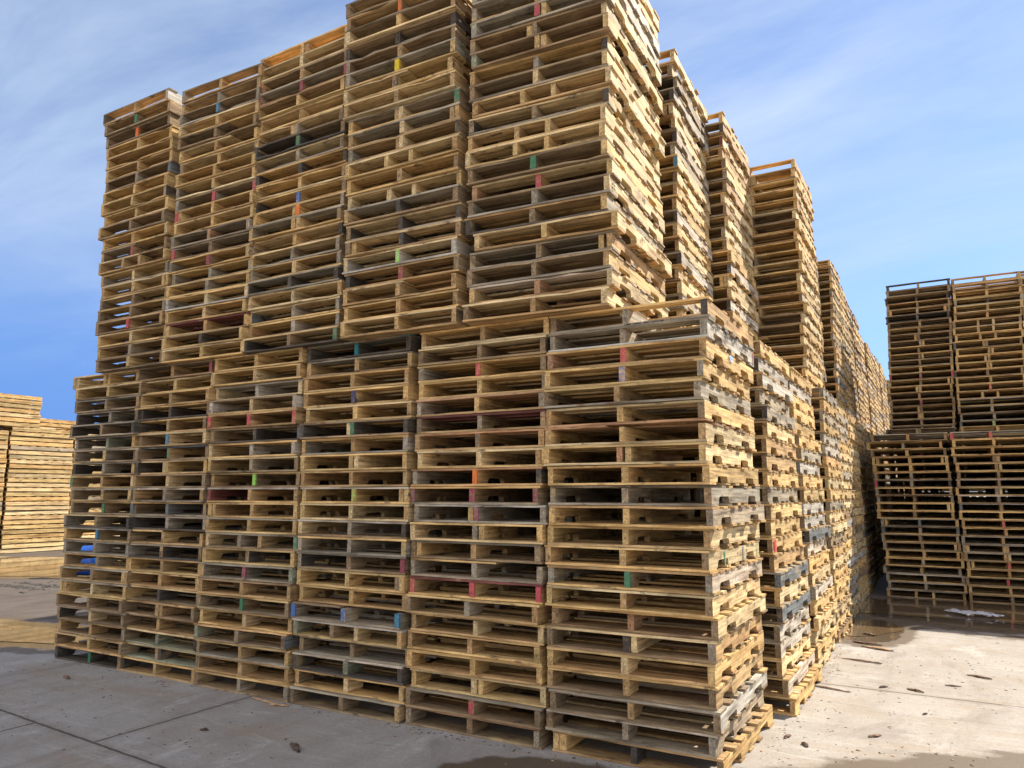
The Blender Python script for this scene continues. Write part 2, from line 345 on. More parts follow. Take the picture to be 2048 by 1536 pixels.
# ------------------------------------------------------------------ the stacks, as read off the photograph (top pallet first)
ST = {
 'U0': "o:O,Tb,Lk,sw;b:Mg*;b:Mo*,Tb;y;y:X;y;b:ss;y;y:sk;y;b:Ly;y:Ly;b:Mv*,Lb;y:S,Lo;g:Mp,Ty;y:E,Tp;b:Tp;b:Ty;o:Mr*,Lb;y:Mp,Tp;b:Mg,Ly,Rg;b:My,Tb",
 'U1': "o:O,Tb,Lg;o:Mg,Tb,Bg;g:Ms*,Tb;y:Tp,Lp;b:Tb,Mb;y:Tp;y:Lo,Tp;y;y:Bp,Lg;g:Mr*,Rr*,Tb;y:Lr*,F;y:Ly,Tp;g:Me,Tg,Lg;b:Lr*,Mb;g:Mv*,Ty;y:Mg,Lg;y:Mg,Tp;w:Mp,Ty;y:Mp;y:Tv,Mo;y:Mk,Tb;y:Lp,Tp",
 'U2': "o:D,Ty,sp;y:Tp,sp,Mp;y:Lr*,Tb,sb;b:Lv*,Mv*,Rv*,Tg;y:Lo,Tb;y:Tp;g:D,Tp,Lb,sb;k:Mg*,Tk,sk;b:Tp,Mg,sb;b:Lk,Mk,Rk,Ty,sb;y:Ty,so;y:Mb*,Lk,Rb,sb;y:D,Mo*,Tp,sb;y:D,Lg,Tg,Rb,so;b:Tp,My,sk;g:Tp,Lg,Mb,sb;g:To,Mp,sg;k:Tg,Bg,sk;p:Tp,so;s:Tp,Mg,Rg,sg;o:Ty,Lo,Mw,sb;k:Rg*,Tp,sb",
 'U3': "b:Tb,Lb,sb;b:Mo*,To,Ry;y:Tb,Bp,Lp,so;k:Tb,Lk,Mk,Rk,sk;b:Tb,Mo,sb;y:My*,Tg,Lg,sg;p:Mk*,Tp,Ry,so;o:Tp,Bp,so;g:Rg*,D,Ly,Mp,sb;o:E,Mp,Tg,Lo;o:Mp,D,Rk,sb,Lg;y:S,Tp,so;y:Mo,sb;p:S,Tp,Bp,sy;g:Mk,Lo,sb;k:Tp,Rk,sb;y:Mk,Tp,Lb,F,sb;w:Ml*,Lw,Rw,Tp,sw;o:Mv*,Lk,To,sb;o:Tp,Lo,Mo;y:Mo,Ty,so;y:Tp,Ro,sb",
 'U4': "y:Tp,sp;y:Tp,sy;g:Tp,sw;g:Mo,Lg,Tg,Rr*,sw;b:Mr*,D,Lg,Tg,sp;b:D,Tb,Lb,sp,x-3;b:D,Tb,Ln,Mg,sy;g:Ty,Rk,Lo,sp;b:Mp,Tb,Lb,sy;y:S,Tp,Lo,sp;g:Lk,Mb,Tp,Rk,sy;y:S,Tp,Lo,Mo,sp,x-4;y:S,Tp,Lp,sp,x-4;b:Mg*,Lb,Tb,sy;o:Mr*,Le,Tp,sp;b:Mg,Lg,Tb,sp;k:Tb,To,Mb,sg;y:Tp,Lp,sp,x4;b:E,Mb,Tg,Lb,so;g:Mb,Tb,Lb,sy;o:Tw,Lp,Me,sp;b:Mo,Tp,Lb,sp",
 'L0': "y:D,F,Tp,x-9;b:My,Tp,Ly;b:Tg,Lb,Mb;k:Tg,Lk,Mg;k:Tg,Lk,Bg;b:Mn,Tg,Lg;b:Mg,Lg,Tg;k:Mg,Lk,Tg;o:Lg*,Mo,Ty;o:Mo,Lb,Tg;b:Mg*,Lb,Ty;k:Mb,Tp,Lg;b:Ms*,Ly,Tg;g:Mg,Tg;y:Mg,Lb,Ty;o:Mo,E,Tg;y:Mp,F,Tg;b:Ty,Lb,Mb;b:Mp,Tg,Lk;b:Mo,To,Lo;b:My,Lb,To;k:Mg*,Lk,Tb",
 'L1': "b:Rv*,Tb,Mo;y:Tp,Ry;o:F,Ty;k:Ty,Lk,Mk;b:Mo,F,Rb,Ty,Lg;y:Ms*,Tp,Rp;b:Mg*,Lb,Ts;y:D,Tp,Ly;b:Tb,Lp,Mp;b:Tw,Mg,Lg;k:Ms,Ty,Ls,Rs;k:Tg,Lk,Mg;o:My,Ty,Lo,Ro;k:Mk,Tg,Lk,Rk;o:To,Mo;y:Mo,F,Ty;k:Tp,Mk,Lg,Rk;b:D,To,Mp,Lg;o:Mo,Rp,To;n:Tp,Mn,Lk,Rk;n:D,Tp,Ln;b:Ty,Mo,Ro",
 'L2': "y:Ty,Ro;y:Mp,Ty;p:Tw,Mw;y:Lw,Rw,Tb,Mp;o:Lr*,Mr*,Rr*,To;k:Tb,Lb,Mk,Rs;p:Ty,Mw,Rw;b:Tp,Ly,Mg;b:Ml*,Lo,Ty;v:Ro,Tw,Mo;y:F,Ty,Mo;y:Tg,Ly,My;g:S,Tg,Rg*,Lp;y:Mk,Ty,Ry;g:Mv*,Rn,Tg;o:Tb,Mo,Ro;b:Mg*,Ty,Rb;y:Ty,Mp,Ro;b:Ln,Mb,Rs,To;b:Mo,Ty,Ry;o:Mo,To,Lb;b:Mg,Ty,Rg",
 'L3': "k:Mt*,Tt*,Lk,Rk;b:Mo,Ry,Tg,Lo;o:My,Ty,Ro;o:Mn*,Ry,Ty,Lo;y:Tp,My,Ro;k:D,Mg*,Tb,Lk,Rk;g:Mo,Rw,Ty,Lg;y:D,Ty,Ly,Ro;o:Mo,Lo,To,Ro;y:Ml*,E,Tw,Ry;p:Mp,Ly,Tp,Rp;b:Mg,Rk,Lp,Tw;b:Mg,Lg,Rg,Ty;b:Rv*,Mb,Tg,Lk;y:E,Ty,My;y:My,Ly,Ty,Ro;g:Mb*,Lb*,Rs*,Tb;g:S,Ln,Tw,Ro;g:Mb,Tg,Lb,Ro;k:Mn,Lk,Rk,Tw;y:Mp,Ty,Lb;b:Mb,Tg,Ro,Lb",
 'L4': "y:Mo,Ry,Ty,Lo;b:Mb,Rk,Tp,Lb;y:Mr*,Ro,Ty,Lg;y:My,Rg,Ty;y:My,Rg,Te,Lw;b:Mb,Rb,Tv,Lb;o:Mo,Ro,Te,Lo;y:E,Lp,Mp,Tp;o:Mo*,Lg,Rk,Te;b:Mv*,Lv*,Rv*,Ty;g:D,Mv*,Rg,Lg,Tw;p:D,Lp,Mg,Ry,Ty;b:Mo,F,Tg,Rb;g:Mg,Lg,Rg,Ty;o:Lr*,Mr*,Rr*,Tv;y:Mg,Lb,Ro,Ty;o:Mp,Lo,Rp,Ty;y:Mo,Ry,Ty,Lo;y:My,Ly,Ry,Ty;y:My,D,Ry,Tp;b:Mr*,Lb,Rb,Tg;b:Mb,Rb,Te,Lg",
 'L5': "o:O,Rk,Mg,Lb,Ty,Bg,so;g:Mg,Lg,Rg,Tg,Bw,sw;y:Mr*,Le,Ro,Ty,Bo,sy;y:Mb*,Ly,Rg,Ty,sy;g:Mo,Lb,Rg,Ty,sg;y:My,Lo,Rb,Tp,Be,sy;y:My,Ly,Ro,Te,Bp,sp;p:D,Me,Ly,Ry,Ty,sp;y:My,Ly,Ry,Ty,sy,x2;g:Mg,Lg,Rb,Tg,Bg,sg;y:My,Ly,Rg,To,sg;y:My,Ly,Ro,Ty,sp;y:My,Lo,Rb,Ty,sp;g:Mg*,Lg,Rg,To,sw;y:Mo,Ly,Rb,Tp,sp;b:Me,Lb,Rb,Ty,sp;b:D,Mk,Lb,Rg,Tp,so;y:Mp,Ly,Ry,Ty,Bo,sy;e:Mo,Lo,Rb,Ty,so;b:Mo,Lb,Rb,Tg,sw,x1;g:Mg,Lb,Rg,Tw,Bg,sg;b:F,Mk,Ly,Rb,To,sy,x2",
 'R1U': "o:O,To,sp;b:To,Rb,sp;k:Tk,Rk,sb;b:Tg,Rk,sg;y:E,Ty,sp;b:Ro,Ty,sp;b:Rk,Tb,sg;b:Rg,Tb,sg;y:Rs*,D,Ty,sp;b:Rb,Ty,sp;y:Ro,Ty,sy;b:Ro,Tb,sy;b:Rk,Tg,sw;y:Ro,Ty,sy;b:Ro,Tb,sp;g:Rk,Tg,sw;b:Ty,Ro,sp;y:Ty,sp;g:Tg,sw;y:To,sp;y:Ty,sy;b:Tb,so",
 'R2U': "y:O,Ty,sy;b:Rk,Tb,so;b:Rv,Ty,sp;y:Ty,so;b:Rb,Ty,sy;g:Rg,Ty,sp;b:Rb,Tb,so;y:Ty,sp;b:Tb,Rb,so;y:To,sp;g:Rg,Tb,sp;b:Ty,Rb,sy;y:Ty,Ro,sy;g:Rs,Tb,sw;y:E,Ty,sp;y:Ty,sp;k:Rk,Tb,sw;y:Ty,sy;y:D,To,sp;b:Rb,sp;y:Ty,sp;y:Ty,sy",
 'R3U': "o:O,Ty,sy;o:D,O,To,sy;y:Ty,sy;y:Ty,sp;y:Lg*,Ty,sy;b:Lo,Tb,sp;y:Tb,sy;o:To,sy;y:Ty,sp;b:Ty,sy;y:Tp,sy;b:Tb,sp;y:Ty,sy;b:To,sg;y:Ty,sy;y:Tb,sp;b:Tb,sy;y:Ty,sp;o:To,sy;y:To,sp;b:To,sy;y:Ty,Ro,sy",
 'R1L': "y:Ty,sy,Rb;g:Tg,sw,Rk;y:Ty,sw,Rb;g:Tg,sg,Rb;g:Tg,sg,Rk;y:Ty,sp,Ro;y:Ty,so,Rb;y:Tb,so,Rb;y:To,sy;g:Tg,sg,Rb;y:Ty,sy,Rb;y:Ty,sy,Rb;y:Ty,sy,Rb;o:To,so,Rb;g:Tg,ss,Rs;y:Ty,sp,Ry;k:Tg,ss,Rk;g:Tp,sw,Rb;y:Tg,sw,Rb;b:Tp,sp,Ro;y:Ty,sw,Rb;y:Ty,sy,Ro,x3",
 'R2L': "y:Ty,sy;g:Tg,sw,Rs;y:Ty,sy,Rb;y:Ty,sy;g:Tg,sy,Rg;y:Ty,sy,Rb;y:Ty,sg,Rb;g:Tb,sw,Rs;y:Ty,sy,Rb;y:To,sy,Rb;p:Ty,sw;y:Ty,sw,Rb;k:Tg,ss,Rk;y:Ty,sw,Rb;y:Ty,sy,Ro;y:Ty,sp,Rb;g:Tg,sw,Rg;y:Ty,sy;y:Ty,sp;b:Ty,sp;y:Ty,sy,Rb;b:Tb,sp,Rb",
 'QU0': "k:O,Tk,Lk,Mb;b:Tb,Lg,Mg;k:Tb,Mk;b:To,Mb;b:E,F,Mg,To;k:Tk,Ms;b:Mo,Tb;b:Ty,Mb;b:D,Tb;g:D,Tb;y:Mb,Tb;b:D,Ty;b:Mb,Tb;y:My,Ty;b:Lr*,Mr*,Rr*,Tb;o:E,To;y:D,To;b:Tb,Mo;b:Mv*,Tb;b:D,Ty;o:Tb,D;b:Tg;g:Tg,Mg",
 'QU1': "o:O,To,Mo,Lb;b:O,Ty,Mb,Lb;y:Ty,My;g:Ty,Mk;y:Ty,Mo;o:To,Mo;b:S,To,Mo;y:S,Ty;y:S,Ty;b:D,Ty,Ls;y:D,Ty;y:D,Ty;y:D,Ty;b:Mb,To,Lk;y:My,Ty;y:Mr*,Ty;o:S,To;g:Mg,Tw;b:Tg,Mg;g:Tg,Mg;g:Ml*,Tb,Ls",
 'QL0': "b:Mo,Tg;y:Mg,Ly,Ty,Bo,x-7;b:Mo,Ty,x-2;y:E,F,Mo,Ty;y:My,Ty,Ly;b:Mg,To;k:Lr*,Mg,Tg;b:Mo,Ty,Lb;g:Mb,To,Lg;y:Mo,E,Ty;y:Mo,Ty,Lo;g:F,Ms,Tg,x1;s:Mg,Tg,Ls;g:Mb,Tb,Lb;b:Mb,Tb,E;y:My,E,Ty;y:Mg,Ty,Lo;g:Mb,Tb;g:Mw,Tw;s:Mg,Tw,Lg;o:S,Tw,Ro",
 'QL1': "o:Lr*,Mr*,Rr*,Tg;y:My,Ty;y:My,Ty;b:D,To;y:D,Ty;b:Mb,Ty;b:Mb,Tw;y:D,Mg,Ty;s:Mg,Tw,Ls;g:Mb,Tw,Ls;y:Mo,Ty;o:Mr*,Ty;b:Mo,Ty;g:Mo,Tg;g:D,Tg,F;b:D,Mo,Tg;y:Mr*,F,Ty;y:Mo,To;b:Mr*,Tg;y:Mo,Ty;b:Mb,Tb",
}
def interp(pts, z):
    for (z0, x0), (z1, x1) in zip(pts, pts[1:]):
        if z <= z1: return x0 + (x1 - x0) * (z - z0) / (z1 - z0)
    return pts[-1][1]
# key -> (left edge against height, front Y, base z, pallet height, words naming the stack)
H = 0.119; H2 = 22 * H
KEYS = {
 'L0': ([(0, -6.12), (1.4, -6.12), (2.0, -6.08), (2.7, -6.10)], 0.0, 0, H, "lower far-left stack"),
 'L1': ([(0, -5.18), (2.0, -5.20), (2.7, -5.15)], 0.01, 0, H, "lower second-from-left stack"),
 'L2': ([(0, -4.17), (1.4, -4.15), (2.7, -4.13)], -0.01, 0, H, "lower third-from-left stack"),
 'L3': ([(0, -3.11), (2.7, -3.09)], 0.0, 0, H, "lower fourth-from-left stack"),
 'L4': ([(0, -2.07), (1.4, -2.06), (2.0, -2.03), (2.7, -2.03)], 0.0, 0, H, "lower stack beside the corner stack"),
 'L5': ([(0, -1.02), (2.7, -1.02)], 0.0, 0, H, "lower near-corner stack"),
 'U0': ([(2.6, -5.72), (3.3, -5.78), (4.2, -5.83), (5.3, -5.90)], -0.06, H2, H, "upper far-left stack"),
 'U1': ([(2.6, -4.74), (3.3, -4.71), (5.3, -4.70)], -0.07, H2, .1145, "upper second-from-left stack"),
 'U2': ([(2.6, -3.73), (5.3, -3.73)], -0.05, H2, .1172, "upper middle stack"),
 'U3': ([(2.6, -2.64), (3.7, -2.63), (4.5, -2.67), (5.3, -2.71)], -0.11, H2, .1215, "upper fourth-from-left stack"),
 'U4': ([(2.6, -1.55), (5.3, -1.53)], -0.07, H2, H, "upper corner stack"),
 'R1L': ([(0, -.93), (2.7, -1.02)], 1.46, 0, H, "lower stack right behind the corner"),
 'R2L': ([(0, -.90), (2.0, -.99), (2.7, -1.04)], 2.80, 0, H, "lower stack third from the corner"),
 'R1U': ([(2.6, -1.64), (5.3, -1.64)], 1.62, H2, H, "upper stack right behind the corner"),
 'R2U': ([(2.6, -1.51), (3.2, -1.53), (5.3, -1.56)], 2.90, H2, H, "upper stack third from the corner"),
 'R3U': ([(2.6, -1.11), (5.3, -1.11)], 4.36, H2, H, "upper protruding stack fourth from the corner"),
 'QL0': ([(0, .25), (1.4, .18), (2.5, .15)], 8.5, 0, .1135, "leaning lower-left stack of right pile"),
 'QL1': ([(0, 1.28), (1.4, 1.24), (2.5, 1.20)], 8.45, 0, .1135, "lower second stack of right pile"),
 'QU0': ([(2.5, .30), (5.3, .40)], 10.8, 2.56, .117, "upper-left stack of right pile"),
 'QU1': ([(2.5, 1.36), (5.3, 1.44)], 10.8, 2.60, .125, "upper second stack of right pile"),
}
# pallets too small or too hidden in the photograph to be single objects (they join the mass behind)
SKIP = {'U4': [0, 1, 2]}
MASS = Part()
def add_mass(parts, M4):
    R = np.array(M4.to_3x3()); T = np.array(M4.translation)
    for _, P, _l in parts:
        v, f, w, g, p = P.cat()
        MASS.add(v @ R.T + T, f, w, g, p)
ORD = ['top', 'second', 'third', 'fourth', 'fifth', 'sixth', 'seventh', 'eighth', 'ninth', 'tenth', 'eleventh', 'twelfth', 'thirteenth']
HALF = PW / 2
def describe(d, i, n, where, cut):
    w = WORD[d['side'] or d['tone']] if where.find('corner') >= 0 and d['side'] else WORD[d['tone']]
    bits = w + ' pallet'
    pp = d['paint']
    if len(pp) >= 2: bits += ' with %s painted ends' % PWORD[list(pp.values())[0]]
    elif pp:
        k, c = list(pp.items())[0]
        bits += ' with %s %s end' % (PWORD[c], {'L': 'left', 'M': 'middle', 'R': 'right'}[k])
    elif d['S']: bits += ' with four stringers'
    elif d['D']: bits += ' with doubled middle stringer'
    j = n - 1 - i
    if i <= j and not cut: pos = 'topmost' if i == 0 else ORD[i] + ' from top'
    elif j < len(ORD): pos = 'bottom one' if j == 0 else ORD[j] + ' from bottom'
    else: pos = {13: 'fourteenth', 14: 'fifteenth', 15: 'sixteenth', 16: 'seventeenth', 17: 'eighteenth', 18: 'nineteenth'}.get(j, 'upper') + ' from bottom'
    return '%s, %s, %s' % (bits, pos, where)

PALLETS = {}
def build_pallet(key, i, n, tok, M4, seed, h, where, group, cut=False):
    parts, d = gen_pallet(tok, seed, h)
    root = bpy.data.objects.new('pallet', None); C.objects.link(root); root.empty_display_size = .1
    root.matrix_world = M4
    tag(root, describe(d, i, n, where, cut), 'pallet', group)
    for name, P, lab in parts:
        o = link(name, mesh_from(name, *P.cat()), root)
        if lab: o['label'] = lab
    PALLETS[(key, i)] = root
    return root

rg = random.Random(11)
YAW = {'U4': 2.9, 'R1U': 2.5, 'R2U': .6, 'L1': -.5, 'L2': .4, 'L4': -.5, 'U1': .8, 'U2': -.6, 'U3': .7, 'U0': -.5, 'QL0': -1.2, 'QL1': .8}
SOLID = {}
def run_stack(key):
    pts, Y, zb, h, where = KEYS[key]; toks = [t.strip() for t in ST[key].split(';')]; n = len(toks)
    group = 'pallets of the shaded right-hand pile' if key[0] == 'Q' else 'pallets stacked in the main pile'
    yw = math.radians(YAW.get(key, 0)); xo = -PL / 2 * math.sin(yw)
    for i, tok in enumerate(toks):
        z = zb + (n - 1 - i) * h; d = parse(tok)
        x = interp(pts, z + h / 2) + rg.uniform(-.019, .019) + d['dx'] + xo; y = Y + rg.uniform(-.022, .022)
        a = math.radians(rg.uniform(-.75, .75)) + yw
        if rg.random() < .12: x += rg.uniform(-.028, .028); y += rg.uniform(-.03, .03); a += math.radians(rg.uniform(-1.1, 1.1))
        M4 = Matrix.Translation((x + HALF, y + PL / 2, z)) @ Matrix.Rotation(a, 4, 'Z') @ Matrix.Rotation(math.radians(rg.uniform(-.14, .14)), 4, 'Y') @ Matrix.Translation((-HALF, -PL / 2, 0))
        seed = hash_(key) * 100 + i
        if key[0] != 'Q' and i in SKIP.get(key, []) or key in ('QL0', 'QL1', 'QU0', 'QU1') and i in SKIP.get(key, []):
            parts, _ = gen_pallet(tok, seed, h); add_mass(parts, M4)
        else:
            build_pallet(key, i, n, tok, M4, seed, h, where, group, key == 'U4')
def hash_(s): return sum(ord(c) * (31 ** k) for k, c in enumerate(s)) % 9973
SKIP.update({'R2U': list(range(22)), 'R1U': [0, 2, 5, 8, 9, 11, 13, 16, 17, 18, 19, 20, 21], 'QU1': [0, 2, 3, 4, 5, 6, 8, 9, 12, 13, 14, 15, 16, 17, 18, 19, 20],
 'R3U': [1, 17, 18, 19, 20, 21], 'QL0': list(range(1, 14)), 'QL1': list(range(1, 21)), 'R2L': list(range(22)), 'QU0': list(range(23))})
for key in KEYS: run_stack(key)

# ---- the rest of the piles: one mass of further pallets
def rand_tok(r, right=False):
    if right == 2: return r.choice('ppyyypyyg') + ':T' + r.choice('ppyyo') + ',B' + r.choice('ppyy') + ',s' + r.choice('pppyyyypg') + ',Ry'
    t = r.choices('pyobgkn', (12, 40, 14, 16, 11, 5, 2))[0]
    s = t + ':T' + r.choices('pyobg', (10, 35, 15, 15, 15))[0]
    if right: s += ',s' + r.choices('pyogwbs', (28, 34, 8, 9, 9, 6, 2))[0]
    if r.random() < .10: s += ',D'
    if r.random() < .05: s += ',M' + r.choice('rbg') + '*'
    return s
def mass_stack(x, Y, zb, n, h=H, lod=1, right=False, yaw=0.0, notch=True, jit=.015, sy=1.0):
    r = random.Random(int(x * 977 + Y * 131 + zb * 17) & 0xffff)
    lean = r.uniform(-.012, .012)
    for k in range(n):
        z = zb + k * h
        M4 = Matrix.Translation((x + HALF + r.uniform(-jit, jit) + lean * z, Y + PL / 2 + r.uniform(-jit, jit), z)) @ Matrix.Rotation(yaw + math.radians(r.uniform(-.6, .6)), 4, 'Z') @ Matrix.Diagonal((1, sy, 1, 1)) @ Matrix.Translation((-HALF, -PL / 2, 0))
        parts, _ = gen_pallet(rand_tok(r, right), r.randrange(10 ** 6), h, lod, notch); add_mass(parts, M4)
rr = random.Random(5)
rowY = [0, 1.38, 2.78, 4.36, 5.78, 7.18, 8.58] + [8.58 + 1.4 * k for k in range(1, 12)]
lowX = {3: -.95, 4: -.98, 5: -1.02, 6: -1.02}; upX = {4: -1.30, 5: -1.40, 6: -1.27, 7: -1.30, 8: -1.31}
for rI, Y in enumerate(rowY):
    if rI == 0: continue
    xl = lowX.get(rI, -1.05 + rr.uniform(-.02, .02)); xu = upX.get(rI, -1.32 + rr.uniform(-.02, .02))
    if rI >= 3: mass_stack(xl, Y, 0, 22, right=True)
    if rI >= 4: mass_stack(xu, Y, H2, 22 - (1 if rr.random() < .3 and rI > 9 else 0), right=True)
    if rI in (1, 2):
        for c in range(5): mass_stack(-6.12 + c * 1.03, Y, 0, 22)
        for c in range(4): mass_stack(-5.75 + c * 1.04 + (.25 if c == 0 else 0), Y, H2, 22)
    elif rI <= 8:
        mass_stack(-6.12, Y, 0, 22, lod=2); mass_stack(-5.75, Y, H2, 22, lod=2)
        mass_stack(xl - 1.05, Y, 0, 22, lod=2); mass_stack(xu - 1.05, Y, H2, 22, lod=2)
# a last stack standing further right at the end of the lane, seen between the two piles
mass_stack(-.9, 25.2, 0, 22, right=True); mass_stack(-.75, 25.4, H2, 22, right=True)
mass_stack(-.6, 26.8, 0, 22, right=True); mass_stack(-.55, 26.8, H2, 20, right=True)
# right pile: lower rows at 8.5, 9.85, 11.2; upper rows at 10.8, 12.2
for c in range(6):
    x = .25 + c * 1.03
    if c >= 2: mass_stack(x, 8.45 + .02 * c, 0, 21, h=.1135)
    for Y in (9.85, 11.2, 12.55, 13.9, 15.3, 16.7, 18.1): mass_stack(x + .05 + .02 * (Y - 9), Y, 0, 22, h=.1165, lod=2 if c else 1)
    xu = .36 + c * 1.05
    if c >= 2: mass_stack(xu, 10.8, 2.56, 22, h=.121)
    mass_stack(xu, 12.15, 2.56, 22, h=.119, lod=2 if c else 1)
for c in range(6): mass_stack(.3 + c * 1.28, 20.0, 0, 22, h=.119, lod=2, yaw=math.pi / 2, notch=False)
# left yard, far off: pallets without notches, sun on their sides
for (x, Y, zb, n, yaw_) in ((-20.6, 6.44, 0, 27, .0), (-20.62, 5.50, 27 * H, 7, .01), (-20.6, 4.75, 0, 26, .0), (-20.9, 8.25, 0, 28, .01), (-21.2, 10.0, 0, 29, .03), (-20.9, 11.8, 0, 26, -.02),
                           (-20.7, 3.05, 0, 26, .01), (-21.8, 4.6, 0, 26, .3), (-21.7, 7.0, 0, 25, 0), (-22.8, 8.2, 0, 31, .05), (-21.1, 13.6, 0, 27, .0), (-23.6, 6.8, 0, 28, 0.02), (-20.9, 15.3, 0, 24, .0), (-20.8, 1.35, 0, 20, .06)):
    mass_stack(x, Y, zb, n, right=2, yaw=yaw_, notch=False, jit=.018, sy=1.33)
v, f, w, g, p = MASS.cat()
mass = link('pallets', mesh_from('pallets', v, f, w, g, p))
tag(mass, "weathered wooden pallets stacked in rows farther back along both piles and in the yard", 'pallets', None, 'stuff')

# ------------------------------------------------------------------ ground
def make_ground():
    m, t, b = new_mat('concrete_ground'); l = t.links
    geo = node(t, 'ShaderNodeNewGeometry'); pos = geo.outputs['Position']
    sp = node(t, 'ShaderNodeSeparateXYZ'); l.new(pos, sp.inputs[0])
    def noise(scale, detail=5.0, rough=.6, sc=(1, 1, 1), loc=(0, 0, 0), rot=0.0, dist=0.0):
        mp = node(t, 'ShaderNodeMapping'); mp.inputs['Scale'].default_value = sc; mp.inputs['Location'].default_value = loc; mp.inputs['Rotation'].default_value = (0, 0, rot)
        l.new(pos, mp.inputs[0]); n = node(t, 'ShaderNodeTexNoise', Scale=scale, Detail=detail, Roughness=rough, Distortion=dist); l.new(mp.outputs[0], n.inputs['Vector']); return n.outputs['Fac']
    big = noise(.55, 6); med = noise(3.0, 8, .65, (1, .55, 1)); fine = noise(60, 4, .7); grit = noise(240, 2, .7)
    streak = noise(1.6, 6, .6, (.45, 2.2, 1), rot=.35, dist=.6)
    c = mixc(t, maprange(t, big, .35, .65), (.335, .308, .272, 1), (.41, .383, .345, 1))
    c = mixc(t, maprange(t, med, .42, .72, 0, .8), c, (.27, .225, .18, 1))
    c = mixc(t, maprange(t, streak, .53, .68, 0, .7), c, (.33, .25, .175, 1))
    c = mixc(t, maprange(t, noise(2.2, 7, .7, (1, .4, 1), (5, 3, 0)), .57, .66, 0, .55), c, (.56, .53, .50, 1))
    c = mixc(t, maprange(t, noise(1.1, 6, .7, (1.6, .5, 1), (8, 9, 0), dist=1.0), .56, .68, 0, .6), c, (.20, .165, .14, 1))
    c = mixc(t, maprange(t, fine, .38, .66, 0, .42), c, (.19, .168, .145, 1))
    c = mixc(t, maprange(t, noise(22, 6, .75, loc=(3, 3, 0)), .52, .66, 0, .45), c, (.22, .19, .165, 1))
    c = mixc(t, maprange(t, noise(130, 2, .6, loc=(7, 3, 0)), .64, .70, 0, .5), c, (.62, .58, .52, 1))
    c = mixc(t, maprange(t, grit, .66, .72, 0, .5), c, (.10, .08, .065, 1))
    X, Yc = sp.outputs[0], sp.outputs[1]
    # sawn joints between the slabs
    wob = tmath(t, 'MULTIPLY', tmath(t, 'SUBTRACT', noise(9, 3), .5), .02)
    def joint(coord, at, slope=0.0, other=None, lim=None):
        e = coord if not slope else tmath(t, 'ADD', coord, tmath(t, 'MULTIPLY', other, slope))
        dd = tmath(t, 'ABSOLUTE', tmath(t, 'ADD', tmath(t, 'SUBTRACT', e, at), wob))
        r_ = maprange(t, dd, .006, .013, 1.0, 0.0)
        if lim is not None:
            lo_, hi_ = lim; q = tmath(t, 'MULTIPLY', tmath(t, 'GREATER_THAN', other, lo_), tmath(t, 'LESS_THAN', other, hi_)); r_ = tmath(t, 'MULTIPLY', r_, q)
        return r_
    X, Yc = sp.outputs[0], sp.outputs[1]
    js = [joint(Yc, -1.50, .077, X, (-30, 30)), joint(Yc, 2.52, .02, X, (-30, 30)), joint(Yc, 6.9, 0, None, None), joint(Yc, -5.4, 0, None, None),
          joint(X, -3.50, 0, Yc, (-1.22, 2.5)), joint(X, -4.22, 0, Yc, (-6, -1.18)), joint(X, 4.3, 0, None, None), joint(X, -8.4, 0, None, None), joint(X, 0.9, 0, Yc, (-9, -1.5))]
    jm = js[0]
    for j in js[1:]: jm = tmath(t, 'MAXIMUM', jm, j)
    def band(coord, at, slope=0.0):
        e = tmath(t, 'ADD', coord, tmath(t, 'MULTIPLY', X, slope)) if slope else coord
        return maprange(t, tmath(t, 'ABSOLUTE', tmath(t, 'ADD', tmath(t, 'SUBTRACT', e, at), tmath(t, 'MULTIPLY', tmath(t, 'SUBTRACT', med, .5), .16))), .0, .07, 1, 0)
    bd = tmath(t, 'MAXIMUM', band(Yc, -1.50, .077), tmath(t, 'MAXIMUM', band(Yc, 2.52, .02), band(X, -3.5)))
    c = mixc(t, tmath(t, 'MULTIPLY', bd, .42), c, (.20, .155, .115, 1))
    c = mixc(t, tmath(t, 'MULTIPLY', jm, .85), c, (.06, .05, .04, 1))
    # fine cracks
    vo = node(t, 'ShaderNodeTexVoronoi', Scale=.55, feature='DISTANCE_TO_EDGE'); mp = node(t, 'ShaderNodeMapping'); l.new(pos, mp.inputs[0])
    dn = node(t, 'ShaderNodeTexNoise', Scale=3.0, Detail=5.0); l.new(pos, dn.inputs['Vector'])
    ad = node(t, 'ShaderNodeVectorMath', operation='ADD'); sc = node(t, 'ShaderNodeVectorMath', operation='SCALE', Scale=.5); l.new(dn.outputs['Color'], sc.inputs[0]); l.new(pos, ad.inputs[0]); l.new(sc.outputs[0], ad.inputs[1]); l.new(ad.outputs[0], vo.inputs['Vector'])
    crk = tmath(t, 'MULTIPLY', maprange(t, vo.outputs['Distance'], .0, .006, 1, 0), maprange(t, big, .5, .6, 0, 1))
    c = mixc(t, tmath(t, 'MULTIPLY', crk, .6), c, (.12, .10, .08, 1))
    # yard dirt beyond the slab, to the left and far off
    dirt = mixc(t, maprange(t, med, .35, .7), (.105, .086, .075, 1), (.055, .045, .039, 1)); dirt = mixc(t, maprange(t, fine, .4, .7, 0, .5), dirt, (.17, .13, .09, 1))
    left = maprange(t, tmath(t, 'ADD', X, tmath(t, 'MULTIPLY', big, 2.5)), -6.2, -7.0, 0, 1)
    c = mixc(t, left, c, dirt)
    c = mixc(t, tmath(t, 'MULTIPLY', maprange(t, noise(7.0, 6, .7, (.22, 1.2, 1), (2, 1, 0), .9, 1.2), .56, .70, 0, .30), tmath(t, 'SUBTRACT', 1.0, left)), c, (.56, .53, .48, 1))
